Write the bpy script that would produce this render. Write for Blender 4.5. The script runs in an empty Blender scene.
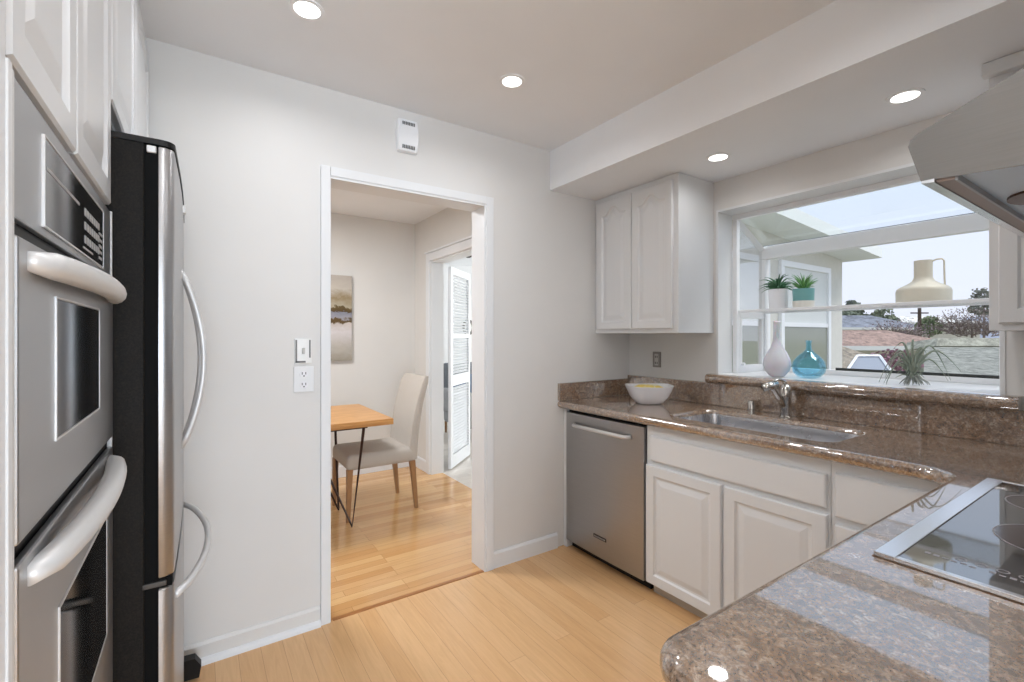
import bpy, bmesh, math, random
from mathutils import Vector, Matrix
random.seed(7)
S = bpy.context.scene
C = S.collection
PI = math.pi

# ------------------------------------------------------------------ camera
F, TH, HY = 466.6, 0.5916, 336.3
CAM = Vector((-2.514, -2.262, 1.316))
cd = bpy.data.cameras.new('camera'); cam = bpy.data.objects.new('camera', cd); C.objects.link(cam)
cam.location = CAM; cam.rotation_euler = (PI / 2, 0, -TH)
cd.sensor_width = 36; cd.lens = F / 1024 * 36; cd.shift_y = -(341 - HY) / 1024; cd.clip_start = 0.02; cd.clip_end = 2000
S.camera = cam
S.view_settings.view_transform = 'Standard'; S.view_settings.look = 'None'
S.view_settings.gamma = 1; S.view_settings.use_curve_mapping = False
S.view_settings.exposure = 0.1

# ------------------------------------------------------------------ world
w = bpy.data.worlds.new('world'); S.world = w; w.use_nodes = True
nt = w.node_tree; nt.nodes.clear()
out = nt.nodes.new('ShaderNodeOutputWorld'); bg = nt.nodes.new('ShaderNodeBackground')
tc = nt.nodes.new('ShaderNodeTexCoord'); sp = nt.nodes.new('ShaderNodeSeparateXYZ'); cr = nt.nodes.new('ShaderNodeValToRGB')
nt.links.new(tc.outputs['Generated'], sp.inputs[0]); nt.links.new(sp.outputs[2], cr.inputs[0])
cr.color_ramp.elements[0].position = 0.0; cr.color_ramp.elements[0].color = (.80, .84, .97, 1)
cr.color_ramp.elements[1].position = 0.42; cr.color_ramp.elements[1].color = (.66, .80, 1.0, 1)
e = cr.color_ramp.elements.new(0.16); e.color = (.76, .83, .98, 1)
nt.links.new(cr.outputs[0], bg.inputs[0]); bg.inputs[1].default_value = 1.05
nt.links.new(bg.outputs[0], out.inputs[0])

# soft high sun behind a thin overcast, lights the outside only
sd = bpy.data.lights.new('sun', 'SUN'); sd.energy = 2.6; sd.angle = 0.6; sd.color = (1, .96, .9)
so = bpy.data.objects.new('sun', sd); C.objects.link(so); so.rotation_euler = Vector((-.30, .38, -.87)).to_track_quat('-Z', 'Y').to_euler()

def area(name, loc, sx, sy, power, color=(1, 1, 1), rot=(0, 0, 0), shape='RECTANGLE'):
    d = bpy.data.lights.new(name, 'AREA'); d.shape = shape; d.size = sx
    if shape == 'RECTANGLE': d.size_y = sy
    d.energy = power; d.color = color
    o = bpy.data.objects.new(name, d); C.objects.link(o); o.location = loc; o.rotation_euler = rot
    return o
KITCHEN_W, SOFFIT_W, DINING_W, WING_W, REAR_W = 2.7, .9, 38, 120, 345
# unseen area lamp added behind the camera as soft fill for the kitchen
area('rear_fill', (-3.2, -6.9, 1.25), 5.0, 2.2, REAR_W, (.76, .88, 1), (math.radians(90), 0, 0))
# area lamp added out of sight in the side room to keep it bright
area('side_room_fill', (4.2, 2.3, 1.4), 2.0, 1.6, WING_W, (.93, .97, 1), (0, math.radians(90), 0))

# ------------------------------------------------------------------ materials
def lin(c):
    return tuple((v / 255 / 12.92 if v / 255 <= .04045 else ((v / 255 + .055) / 1.055) ** 2.4) for v in c) + (1,)
def mat(name, rgb, rough=.5, metal=0., spec=.5, ior=1.5, emit=None, estr=0, alpha=None):
    m = bpy.data.materials.new(name); m.use_nodes = True
    b = m.node_tree.nodes['Principled BSDF']
    b.inputs['Base Color'].default_value = lin(rgb) if max(rgb) > 1 else (*rgb, 1)
    b.inputs['Roughness'].default_value = rough; b.inputs['Metallic'].default_value = metal
    b.inputs['IOR'].default_value = ior
    b.inputs['Specular IOR Level'].default_value = spec
    if emit:
        b.inputs['Emission Color'].default_value = (*emit, 1); b.inputs['Emission Strength'].default_value = estr
    return m
def N(m, t): return m.node_tree.nodes.new(t)
def L(m, a, b): m.node_tree.links.new(a, b)
def pos(m, scale=(1, 1, 1), rot=(0, 0, 0)):
    g = N(m, 'ShaderNodeNewGeometry'); mp = N(m, 'ShaderNodeMapping')
    mp.inputs['Scale'].default_value = scale; mp.inputs['Rotation'].default_value = rot
    L(m, g.outputs['Position'], mp.inputs['Vector']); return mp.outputs[0]
def ramp(m, fac, stops):
    r = N(m, 'ShaderNodeValToRGB'); els = r.color_ramp.elements
    els[0].position, els[0].color = stops[0][0], stops[0][1]
    els[1].position, els[1].color = stops[-1][0], stops[-1][1]
    for p, c in stops[1:-1]:
        e = els.new(p); e.color = c
    L(m, fac, r.inputs[0]); return r.outputs[0]
def noise(m, vec, scale, detail=4, rough=.6, dist=0):
    n = N(m, 'ShaderNodeTexNoise'); n.inputs['Scale'].default_value = scale; n.inputs['Detail'].default_value = detail
    n.inputs['Roughness'].default_value = rough; n.inputs['Distortion'].default_value = dist
    if vec: L(m, vec, n.inputs['Vector'])
    return n.outputs[0]
def mixc(m, fac, a, b, mode='MIX'):
    x = N(m, 'ShaderNodeMix'); x.data_type = 'RGBA'; x.blend_type = mode
    for s, v in ((0, fac), (6, a), (7, b)):
        if hasattr(v, 'is_linked'): L(m, v, x.inputs[s])
        else: x.inputs[s].default_value = v
    return x.outputs[2]
def bump(m, h, strength, dist=.002):
    b = N(m, 'ShaderNodeBump'); b.inputs['Strength'].default_value = strength; b.inputs['Distance'].default_value = dist
    L(m, h, b.inputs['Height']); L(m, b.outputs[0], m.node_tree.nodes['Principled BSDF'].inputs['Normal'])
def basec(m, c): L(m, c, m.node_tree.nodes['Principled BSDF'].inputs['Base Color'])
def painted(name, rgb, rough=.55, amp=.04, scale=1.5):
    m = mat(name, rgb, rough); c = lin(rgb)
    n = noise(m, pos(m), scale, 3)
    d = tuple(v * (1 - amp) for v in c[:3]) + (1,)
    basec(m, ramp(m, n, [(.35, d), (.65, c)])); bump(m, noise(m, pos(m), 260, 2), .05, .001)
    return m
M = {}
M['wall'] = painted('wall_paint', (222, 220, 217))
M['ceiling'] = painted('ceiling_paint', (240, 242, 245), .7)
M['white'] = painted('white_trim_paint', (228, 229, 230), .35, .02)
M['cab'] = painted('cabinet_paint', (222, 223, 224), .33, .015, 3)
M['dining_wall'] = painted('dining_wall_paint', (222, 219, 214))
M['vinyl'] = mat('white_window_vinyl', (240, 241, 243), .3)
M['stucco'] = painted('beige_stucco', (220, 217, 209), .9, .07, 8)
M['black'] = mat('black_plastic', (16, 14, 13), .5, 0, .3)
M['rubber'] = mat('dark_gasket', (4, 4, 4), .7, 0, .15)
m = mat('black_textured_steel', (24, 22, 21), .6, 0, .2); n = noise(m, pos(m), 420, 2); bump(m, n, .35, .0006)
basec(m, ramp(m, noise(m, pos(m), 300, 3), [(.4, lin((12, 10, 8))), (.75, lin((36, 31, 26)))])); M['fridge_black'] = m
def steel(name, rgb, rough=.28, stretch=(1, 1, 60), amp=.10):
    m = mat(name, rgb, rough, 1.0); c = lin(rgb)
    n = noise(m, pos(m, stretch), 9, 5, .7)
    basec(m, ramp(m, n, [(.3, tuple(v * (1 - amp) for v in c[:3]) + (1,)), (.7, c)]))
    r = N(m, 'ShaderNodeMapRange'); L(m, n, r.inputs[0]); r.inputs[3].default_value = rough * .8; r.inputs[4].default_value = rough * 1.25
    L(m, r.outputs[0], m.node_tree.nodes['Principled BSDF'].inputs['Roughness'])
    return m
M['steel'] = steel('brushed_steel', (176, 176, 177), .36, (1, 1, 60))
M['steel_h'] = steel('brushed_steel_sink', (200, 201, 206), .27, (30, 1, 1))
M['steel_hood'] = steel('brushed_steel_hood', (138, 135, 132), .33, (1, 1, 50))
M['satin'] = mat('satin_handle_metal', (214, 213, 212), .42, .35)
M['nickel'] = mat('polished_nickel', (205, 202, 198), .16, 1.0)
M['rim'] = mat('bright_cooktop_trim', (232, 233, 236), .22, 1.0)
m = mat('black_oven_glass', (22, 20, 19), .08, 0, .5, 1.7); M['oven_glass'] = m
m = mat('panel_print_grey', (165, 162, 160), .4); M['print'] = m
# cooktop ceramic glass: very glossy dark
M['ceran'] = mat('black_ceramic_glass', (26, 27, 32), .04, 0, .9, 2.7)
# granite
def granite():
    m = mat('brown_granite', (120, 98, 84), .25, 0, .5, 1.5); pb = m.node_tree.nodes['Principled BSDF']; pb.inputs['Coat Weight'].default_value = 1; pb.inputs['Coat Roughness'].default_value = .025; pb.inputs['Coat IOR'].default_value = 2.7
    p = pos(m)
    big = noise(m, p, 7, 6, .65, 1.2); mid = noise(m, p, 60, 5, .75, .6); fine = noise(m, p, 190, 3, .8)
    v = N(m, 'ShaderNodeTexVoronoi'); v.inputs['Scale'].default_value = 210; L(m, p, v.inputs['Vector'])
    base = ramp(m, big, [(.3, lin((104, 76, 52))), (.44, lin((158, 118, 84))), (.52, lin((134, 120, 110))), (.60, lin((162, 130, 100))), (.72, lin((160, 148, 136)))])
    midc = ramp(m, mid, [(.36, lin((36, 26, 18))), (.46, lin((112, 82, 58))), (.54, lin((156, 126, 98))), (.64, lin((200, 188, 174)))])
    c = mixc(m, .62, base, midc)
    spk = ramp(m, fine, [(.36, (.03, .025, .02, 1)), (.47, (1, 1, 1, 1))])
    c = mixc(m, .75, c, spk, 'MULTIPLY')
    vs = ramp(m, v.outputs['Color'], [(.0, lin((70, 56, 48))), (.5, lin((150, 126, 106))), (1., lin((205, 190, 172)))])
    c = mixc(m, .28, c, vs)
    basec(m, c); return m
M['granite'] = granite()
def planks(name, along, wid, ln, c1, c2, c3, rough=.2, seam=(110, 74, 40)):
    m = mat(name, c1, rough, 0, .5, 1.5)
    rz = PI / 2 if along == 'y' else 0
    p = pos(m, (1, 1, 1), (0, 0, rz))
    b = N(m, 'ShaderNodeTexBrick'); L(m, p, b.inputs['Vector'])
    b.inputs['Scale'].default_value = 1; b.inputs['Brick Width'].default_value = ln; b.inputs['Row Height'].default_value = wid
    b.inputs['Mortar Size'].default_value = .0009; b.inputs['Mortar Smooth'].default_value = .3; b.offset = .37; b.offset_frequency = 3
    b.inputs['Color1'].default_value = (0, 0, 0, 1); b.inputs['Color2'].default_value = (1, 1, 1, 1); b.inputs['Mortar'].default_value = (.5, .5, .5, 1)
    st = (1, 14, 1) if along == 'x' else (14, 1, 1)
    g1 = noise(m, pos(m, st), 3.2, 6, .6, 1.5)
    tone = ramp(m, b.outputs['Color'], [(.0, lin(c1)), (.5, lin(c2)), (1., lin(c3))])
    grain = ramp(m, g1, [(.3, (.88, .85, .81, 1)), (.62, (1, 1, 1, 1))])
    c = mixc(m, .8, tone, grain, 'MULTIPLY')
    c = mixc(m, b.outputs['Fac'], c, lin(seam))
    basec(m, c)
    return m
M['maple'] = planks('maple_floor', 'y', .082, 1.1, (224, 180, 130), (228, 186, 138), (219, 173, 122), .20, (186, 144, 100))
M['oak'] = planks('oak_strip_floor', 'x', .057, .8, (214, 168, 116), (224, 182, 130), (202, 152, 98), .14, (160, 112, 66))
M['pale_floor'] = planks('pale_floor', 'x', .09, 1.0, (215, 208, 200), (222, 216, 208), (205, 198, 190), .3, (170, 160, 150))
def tabletop():
    m = mat('oiled_oak', (200, 142, 84), .35); g = noise(m, pos(m, (1.5, 14, 14)), 3, 6, .6, 1)
    basec(m, ramp(m, g, [(.3, lin((170, 116, 62))), (.7, lin((208, 158, 98)))])); return m
M['oak_top'] = tabletop()
m = mat('beige_linen', (205, 196, 182), .9); n = noise(m, pos(m), 350, 2); bump(m, n, .3, .001)
basec(m, ramp(m, noise(m, pos(m), 400, 2), [(.35, lin((172, 164, 154))), (.65, lin((196, 189, 180)))])); M['linen'] = m
M['chair_wood'] = mat('chair_leg_wood', (158, 118, 80), .45)
M['iron'] = mat('dark_iron', (58, 40, 34), .45, .6)
M['ceramic'] = mat('white_ceramic', (238, 237, 240), .22)
m = mat('bowl_inner_glaze', (238, 230, 190), .3)
basec(m, ramp(m, noise(m, pos(m), 16, 2), [(.4, lin((240, 238, 230))), (.5, lin((238, 212, 92)))])); M['yellow'] = m
m = mat('white_frosted', (236, 236, 244), .25); m.node_tree.nodes['Principled BSDF'].inputs['Transmission Weight'].default_value = .25; m.node_tree.nodes['Principled BSDF'].inputs['Subsurface Weight'].default_value = .3; M['milk'] = m
M['teal'] = mat('teal_glaze', (116, 170, 170), .35)
M['beige_metal'] = mat('beige_enamel', (218, 212, 196), .45)
M['leaf'] = mat('aloe_leaf', (62, 108, 74), .5); M['leaf2'] = mat('green_leaf', (96, 146, 82), .5)
M['airplant'] = mat('silvery_air_plant', (142, 152, 138), .8)
M['soil'] = mat('potting_soil', (60, 44, 34), .95)
def glass(name, tint=(1, 1, 1), refl=1.0, rough=0.0):
    m = bpy.data.materials.new(name); m.use_nodes = True; t = m.node_tree; t.nodes.clear()
    o = t.nodes.new('ShaderNodeOutputMaterial'); mx = t.nodes.new('ShaderNodeMixShader'); f = t.nodes.new('ShaderNodeFresnel')
    tr = t.nodes.new('ShaderNodeBsdfTransparent'); g = t.nodes.new('ShaderNodeBsdfGlossy')
    f.inputs[0].default_value = 1.45; tr.inputs[0].default_value = (*tint, 1); g.inputs['Roughness'].default_value = rough
    mu = t.nodes.new('ShaderNodeMath'); mu.operation = 'MULTIPLY'; mu.inputs[1].default_value = refl
    t.links.new(f.outputs[0], mu.inputs[0]); t.links.new(mu.outputs[0], mx.inputs[0])
    t.links.new(tr.outputs[0], mx.inputs[1]); t.links.new(g.outputs[0], mx.inputs[2]); t.links.new(mx.outputs[0], o.inputs[0])
    return m
M['pane'] = glass('window_glass', (1, 1, 1), .45)
M['roof_pane'] = glass('roof_glass', (.985, 1, 1), .12, .02)
M['blue_glass'] = glass('aqua_glass', (.74, .93, 1.0), .4)
M['ext_glass'] = mat('outside_window_blind', (222, 224, 222), .5)
M['dark_glass'] = mat('outside_dark_glass', (140, 144, 130), .12, 0, .6, 1.6)
M['lamp'] = mat('lamp_diffuser', (255, 255, 255), .5, emit=(1, .98, .95), estr=4)
M['louver'] = mat('louver_white', (238, 240, 243), .4)
M['blue_cloth'] = mat('blue_cloth', (62, 96, 130), .9)
M['grey_cloth'] = mat('grey_cloth', (170, 170, 172), .9)
M['bronze'] = mat('dark_bronze', (70, 66, 62), .4, .5)

# ------------------------------------------------------------------ mesh helpers
class MB:
    def __init__(s): s.bm = bmesh.new()
    def box(s, x0, x1, y0, y1, z0, z1, bev=0, seg=2, T=None):
        bm = bmesh.new()
        bmesh.ops.create_cube(bm, size=1)
        for v in bm.verts:
            v.co = Vector(((x0 + x1) / 2 + v.co.x * abs(x1 - x0), (y0 + y1) / 2 + v.co.y * abs(y1 - y0), (z0 + z1) / 2 + v.co.z * abs(z1 - z0)))
        if bev: bmesh.ops.bevel(bm, geom=bm.edges[:], offset=bev, segments=seg, profile=.5, affect='EDGES')
        if T: bmesh.ops.transform(bm, matrix=T, verts=bm.verts)
        s.add(bm); return s
    def frame_x(s, x0, x1, y0, y1, z0, z1, t):
        s.box(x0, x1, y0, y0 + t, z0, z1); s.box(x0, x1, y1 - t, y1, z0, z1); s.box(x0, x1, y0 + t, y1 - t, z0, z0 + t); s.box(x0, x1, y0 + t, y1 - t, z1 - t, z1); return s
    def add(s, bm):
        me = bpy.data.meshes.new('t'); bm.to_mesh(me); bm.free(); s.bm.from_mesh(me); bpy.data.meshes.remove(me)
    def loops(s, loops, cap0=True, cap1=True, closed=True):
        bm = bmesh.new(); R = [[bm.verts.new(p) for p in l] for l in loops]; n = len(R[0])
        for a, b in zip(R, R[1:]):
            for i in range(n if closed else n - 1):
                j = (i + 1) % n
                try: bm.faces.new((a[i], a[j], b[j], b[i]))
                except ValueError: pass
        if cap0: bm.faces.new(R[0][::-1])
        if cap1: bm.faces.new(R[-1])
        bmesh.ops.recalc_face_normals(bm, faces=bm.faces); s.add(bm); return s
    def tube(s, pts, r, seg=10, caps=True):
        pts = [Vector(p) for p in pts]; n = len(pts); rs = r if isinstance(r, (list, tuple)) else [r] * n
        L = []; up = None
        for i, p in enumerate(pts):
            d = (pts[min(i + 1, n - 1)] - pts[max(i - 1, 0)]).normalized()
            if up is None:
                up = Vector((0, 0, 1)) if abs(d.z) < .9 else Vector((1, 0, 0))
            a = d.cross(up).normalized(); b = a.cross(d).normalized(); up = b
            L.append([p + (a * math.cos(t) + b * math.sin(t)) * rs[i] for t in [2 * PI * k / seg for k in range(seg)]])
        return s.loops(L, caps, caps)
    def lathe(s, prof, cx, cy, seg=32, z0=0, cap0=True, cap1=True):
        return s.loops([[(cx + r * math.cos(2 * PI * k / seg), cy + r * math.sin(2 * PI * k / seg), z0 + z) for k in range(seg)] for r, z in prof], cap0, cap1)
    def prism(s, poly, axis, a, b):
        f = {'x': lambda u, v, w: (w, u, v), 'y': lambda u, v, w: (u, w, v), 'z': lambda u, v, w: (u, v, w)}[axis]
        return s.loops([[f(u, v, a) for u, v in poly], [f(u, v, b) for u, v in poly]])
    def build(s, name, m, parent=None, smooth=False, origin=None, auto=None):
        me = bpy.data.meshes.new(name)
        org = Vector((0, 0, 0))
        if parent is not None: org = ORG[parent]
        elif origin is not None: org = Vector(origin)
        bmesh.ops.translate(s.bm, verts=s.bm.verts, vec=-org)
        if smooth:
            for f in s.bm.faces: f.smooth = True
        s.bm.to_mesh(me); s.bm.free(); me.materials.append(m)
        o = bpy.data.objects.new(name, me); C.objects.link(o)
        if parent is not None: o.parent = parent
        else: o.location = org
        ORG[o] = org
        if smooth and auto is not None:
            try: me.set_sharp_from_angle(angle=math.radians(auto))
            except Exception: pass
        return o
ORG = {}
def tag(o, label=None, cat=None, group=None, kind=None):
    for k, v in (('label', label), ('category', cat), ('group', group), ('kind', kind)):
        if v: o[k] = v
    return o
def thing(name, loc, label, cat, group=None):
    o = bpy.data.objects.new(name, None); C.objects.link(o); o.location = loc; o.empty_display_size = .05
    ORG[o] = Vector(loc); return tag(o, label, cat, group)
def struct(name, mb, m, parent=None, **k):
    o = mb.build(name, m, parent, **k)
    if parent is None: o['kind'] = 'structure'
    return o
def sroot(name, loc):
    o = bpy.data.objects.new(name, None); C.objects.link(o); o.location = loc; ORG[o] = Vector(loc); o['kind'] = 'structure'; return o
def copy_tree(o, loc=None, label=None):
    c = o.copy(); C.objects.link(c)
    if loc is not None: c.location = loc
    if label: c['label'] = label
    for ch in list(o.children):
        d = ch.copy(); C.objects.link(d); d.parent = c
        for g in list(ch.children):
            e = g.copy(); C.objects.link(e); e.parent = d
    return c
def Box(*a, **k): return MB().box(*a, **k)

# raised panel door: (u,v) across the face, w towards the viewer
def raised(mb, u0, u1, v0, v1, P, t=.02, fr=.055, arch=0., n=14, flat=False):
    def loop(d, w, ar, da=0):
        a, b, lo, hi = u0 + d, u1 - d, v0 + d, v1 - d
        pts = [(a, lo), (b, lo)]
        for k in range(n + 1):
            s = k / n; u = b + (a - b) * s
            x = abs(2 * s - 1)
            drop = 0
            if ar: drop = ar * (1 if x > .78 else .5 - .5 * math.cos(PI * x / .78))
            pts.append((u, hi - drop))
        return [P(u, v, w) for u, v in pts]
    if flat:
        Ls = [loop(0, 0, 0), loop(0, t - .006, 0), loop(.004, t - .001, 0), loop(.010, t, 0)]
    else:
        Ls = [loop(0, 0, 0), loop(0, t - .004, 0), loop(.004, t, 0), loop(fr - .006, t, arch), loop(fr + .001, t - .008, arch), loop(fr + .010, t - .009, arch),
              loop(fr + .036, t - .0015, arch), loop(fr + .041, t - .001, arch)]
    mb.loops(Ls); return mb
FX = lambda X: (lambda u, v, w: (X - w, u, v))      # face looking -x
FXP = lambda X: (lambda u, v, w: (X + w, u, v))     # face looking +x
FYP = lambda Y: (lambda u, v, w: (u, Y + w, v))     # face looking +y
FYM = lambda Y: (lambda u, v, w: (u, Y - w, v))     # face looking -y

# ================================================================== SETTING
H = 2.459; HS = 2.218; WT = .14
XL = -3.32
struct('floor', Box(-6.2, 0, -7, 0.0, -.1, 0), M['maple'])
struct('floor_dining', Box(-4.2, -.56, 0.0, 2.37, -.1, 0), M['oak'])
struct('floor_side_room', Box(-.56, 4.6, .55, 4.4, -.1, 0), M['pale_floor'])
struct('trim_threshold', Box(-1.998, -1.178, -.012, .012, 0, .003, bev=.001), mat('threshold_wood', (168, 112, 62), .35))
struct('ceiling', Box(-6.2, 0, -7, 0.12, H, H + .1), M['ceiling'])
struct('ceiling_dining', Box(-4.2, -.56, .12, 2.37, 2.46, 2.56), M['ceiling'])
struct('ceiling_side_room', Box(-.56, 4.6, .62, 4.4, 2.46, 2.56), M['ceiling'])
struct('ceiling_soffit', Box(-.711, 0, -2.6, 0, HS, H), M['ceiling'])
# back wall with doorway
DX0, DX1, DZ = -2.010, -1.178, 2.055
b = MB(); b.box(XL - .12, DX0, 0, .12, 0, H); b.box(DX1, 0, 0, .12, 0, H); b.box(DX0, DX1, 0, .12, DZ, H)
struct('wall_back', b, M['wall'])
b = MB(); b.box(-.0, WT, -7, -1.84, 0, H); b.box(0, WT, -.665, .12, 0, H); b.box(0, WT, -1.84, -.665, 0, 1.05); b.box(0, WT, -1.84, -.665, 2.05, H)
struct('wall_right', b, M['wall'])
struct('wall_left', Box(XL - .12, XL, -2.3, 0, 0, H), M['wall'])
struct('wall_rear', Box(-1.95, 0, -2.66, -2.53, 0, H), M['wall'])
b = MB(); b.box(-6.3, -6.2, -7, -2.3, 0, H); b.box(-6.3, XL - .12, -2.3, -2.2, 0, H)
struct('wall_far_left', b, M['wall'])
# dining room
struct('wall_dining_back', Box(-4.2, -.56, 2.25, 2.37, 0, 2.46), M['dining_wall'])
b = MB(); b.box(-.677, -.56, .12, .93, 0, 2.46); b.box(-.677, -.56, 1.86, 2.25, 0, 2.46); b.box(-.677, -.56, .93, 1.86, 2.03, 2.46)
struct('wall_dining_right', b, M['dining_wall'])
struct('wall_dining_left', Box(-4.3, -4.2, .0, 2.37, 0, 2.46), M['dining_wall'])
# side room (inside of the wing)
b = MB(); b.box(-.56, 4.7, 4.4, 4.5, 0, 2.46); b.box(4.6, 4.7, .62, 4.4, 0, 2.46); b.box(-.66, -.56, 2.37, 4.5, 0, 2.46)
struct('wall_side_room', b, M['white'])
# wing outside wall
zr = lambda x: 2.823 - .072 * x
b = MB(); b.loops([[(x, .5, z) for x, z in ((WT, -3), (4.75, -3), (4.75, zr(4.75) - .131), (WT, zr(WT) - .131))], [(x, .62, z) for x, z in ((WT, -3), (4.75, -3), (4.75, zr(4.75) - .131), (WT, zr(WT) - .131))]])
struct('wall_wing', b, M['stucco'])
struct('wall_exterior', Box(WT - .001, WT + .02, -2.6, .5, -3, 1.0), M['stucco'])
b = MB()
zr = lambda x: 2.823 - .072 * x
b.loops([[(x, y, zr(x) + dz) for x, y in ((WT + .03, .1), (4.9, .1), (4.9, 4.4), (WT + .03, 4.4))] for dz in (-.13, 0)])
struct('roof_wing', b, mat('eave_boards', (238, 240, 238), .8))

# door casings, baseboards
b = MB(); cw = .042
for x0, x1 in ((DX0 - cw, DX0 - .0012), (DX1, DX1 + cw + .004)): b.box(x0, x1, -.02, 0, 0, DZ + cw, bev=.002)
b.box(DX0, DX1, -.0199, 0, DZ, DZ + cw - .0001)
b.box(DX0 - cw, DX0 - .002, .121, .135, 0, DZ + cw, bev=.004); b.box(DX1 + .001, DX1 + cw, .121, .135, 0, DZ + cw, bev=.004)
b.box(DX0 - .001, DX0 + .001, -.015, .13, 0, DZ); b.box(DX1 - .012, DX1 + .001, -.015, .13, 0, DZ - .012); b.box(DX0, DX1, -.015, .13, DZ - .012, DZ + .001)
struct('door_1', b, M['white'])
b = MB(); y0, y1, zt = .93, 1.86, 2.03
b.box(-.697, -.677, y1, y1 + .075, 0, zt + .075, bev=.004); b.box(-.697, -.677, y0 - .075, y0, 0, zt + .075, bev=.004); b.box(-.697, -.677, y0, y1, zt, zt + .075, bev=.004)
b.box(-.71, -.677, y0 - .08, y1 + .08, zt + .075, zt + .092, bev=.003)
b.box(-.676, -.55, y1 - .014, y1 + .001, 0, zt - .014); b.box(-.676, -.55, y0 - .001, y0 + .014, 0, zt - .014); b.box(-.676, -.55, y0, y1, zt - .014, zt + .001)
struct('door_2', b, M['white'])
def baseboard(name, x0, x1, y0, y1, h, m, hor='x', t=.014):
    b = MB()
    if hor == 'x':
        s = -1 if y1 is None else 1
        b.prism([(y0, 0), (y0 - t, 0), (y0 - t, h - .012), (y0 - t * .45, h), (y0, h)], 'x', x0, x1)
    else:
        b.prism([(x0, 0), (x0 - t, 0), (x0 - t, h - .012), (x0 - t * .45, h), (x0, h)], 'y', y0, y1)
    return struct(name, b, m)
baseboard('baseboard_right', DX1 + cw + .005, -.66, 0, 0, .092, M['white'])
baseboard('baseboard_left', -2.62, DX0 - cw - .001, 0, 0, .085, M['wall'], t=.010)
b = MB(); b.prism([(-.010, 0), (-.028, 0), (-.026, .012), (-.019, .020), (-.010, .024)], 'x', -2.70, DX0 - cw - .001)
struct('trim_shoe_moulding', b, M['white'])
baseboard('baseboard_dining_back', -4.2, -.678, 2.25, 0, .11, M['white'])
baseboard('baseboard_dining_right', -.677, 0, 1.936, 2.236, .11, M['white'], 'y')

# ================================================================== GARDEN WINDOW (window_1)
Y0, Y1 = -1.84, -.665          # opening
XO = .49; ZF = 1.87; ZT = 2.05; SILL = 1.098
W1 = sroot('window_1', (.14, -1.25, SILL))
f = .035
b = MB()
b.box(.141, .175, Y1 - .04, Y1 - .013, SILL, ZT - .041, bev=.003); b.box(.141, .175, Y0 + .013, Y0 + .04, SILL, ZT - .041, bev=.003)
b.box(.141, .175, Y0 + .013, Y1 - .013, ZT - .04, ZT - .001, bev=.003)
b.box(XO - .045, XO, Y1 - .05, Y1 - .01, SILL + .029, ZF - .071, bev=.003); b.box(XO - .045, XO, Y0 + .01, Y0 + .05, SILL + .029, ZF - .071, bev=.003)
b.box(XO - .045, XO, Y0 + .01, Y1 - .01, ZF - .07, ZF + .012, bev=.004)
b.box(XO - .05, XO, Y0 + .01, Y1 - .01, SILL, SILL + .028, bev=.002)
for y in (Y1 - .043, Y0 + .013):
    P = [Vector((.15, y + .015, ZT - .03)), Vector((XO - .05, y + .015, ZF - .005))]
    b.tube(P, .022, 4)
b.build('window_frame', M['vinyl'], W1)
b = MB()  # operable side sash at left, mid rail and lower rail
ys = Y1 - .03
b.box(.176, XO - .047, ys - .012, ys + .012, 1.425, 1.465, bev=.003)
b.box(.176, XO - .052, ys - .012, ys + .012, SILL, SILL + .045, bev=.003)
b.box(.176, .200, ys - .012, ys + .012, SILL + .046, 1.424, bev=.003); b.box(XO - .070, XO - .047, ys - .012, ys + .012, SILL + .046, 1.424, bev=.003)
b.build('side_sash', M['vinyl'], W1)
b = MB(); b.lathe([(.008, 0), (.008, .012)], 0, 0, 12)
k_ = MB(); k_.tube([(.19, ys - .012, 1.15), (.19, ys - .032, 1.15)], .009, 12); k_.build('sash_knob', M['vinyl'], W1)
Box(XO - .046, XO - .032, Y0 + .05, -1.105, SILL + .028, SILL + .042).build('dark_gasket', mat('window_gasket', (52, 54, 52), .6), W1)
Box(XO - .026, XO - .020, Y0 + .05, Y1 - .05, SILL + .03, ZF - .06).build('front_pane', M['pane'], W1)
for y in (Y1 - .03, Y0 + .03):
    MB().prism([(.165, SILL + .03), (XO - .03, SILL + .03), (XO - .03, ZF - .03), (.165, ZT - .05)], 'y', y - .002, y + .002).build('side_pane', M['pane'], W1)
MB().prism([(.16, ZT - .012), (XO - .01, ZF + .016), (XO - .01, ZF + .022), (.16, ZT - .006)], 'y', Y0 + .01, Y1 - .01).build('roof_pane', M['roof_pane'], W1)
b = MB(); b.box(XO - .03, XO - .0, Y0 + .01, Y1 - .01, ZF + .004, ZF + .018); b.build('roof_seal', mat('roof_seal', (110, 114, 120), .5), W1)
b = MB(); b.box(-.0, XO - .0, Y0 + .002, Y1 - .002, SILL - .05, SILL, bev=.004)
b.build('window_seat', M['white'], W1)
# jamb lining
b = MB(); b.box(-.004, WT, Y1 - .012, Y1 + .001, SILL, ZT - .012); b.box(-.004, WT, Y0 - .001, Y0 + .012, SILL, ZT - .012); b.box(-.004, WT, Y0, Y1, ZT - .012, ZT + .001)
b.build('window_jamb', M['white'], W1)
# granite ledge
b = MB()
r = .026
prof = [(.0, 1.045), (.0, 1.097)] + [(-.045 - r * math.sin(t), 1.071 + r * math.cos(t)) for t in [PI * k / 8 for k in range(9)]]
o = MB().prism(prof, 'y', Y0 - .045, Y1 + .03).build('granite_ledge', M['granite'], origin=(-.03, -1.25, 1.045), smooth=True, auto=50)
tag(o, 'narrow brown granite ledge with rounded nose below the garden window', 'ledge')

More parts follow.
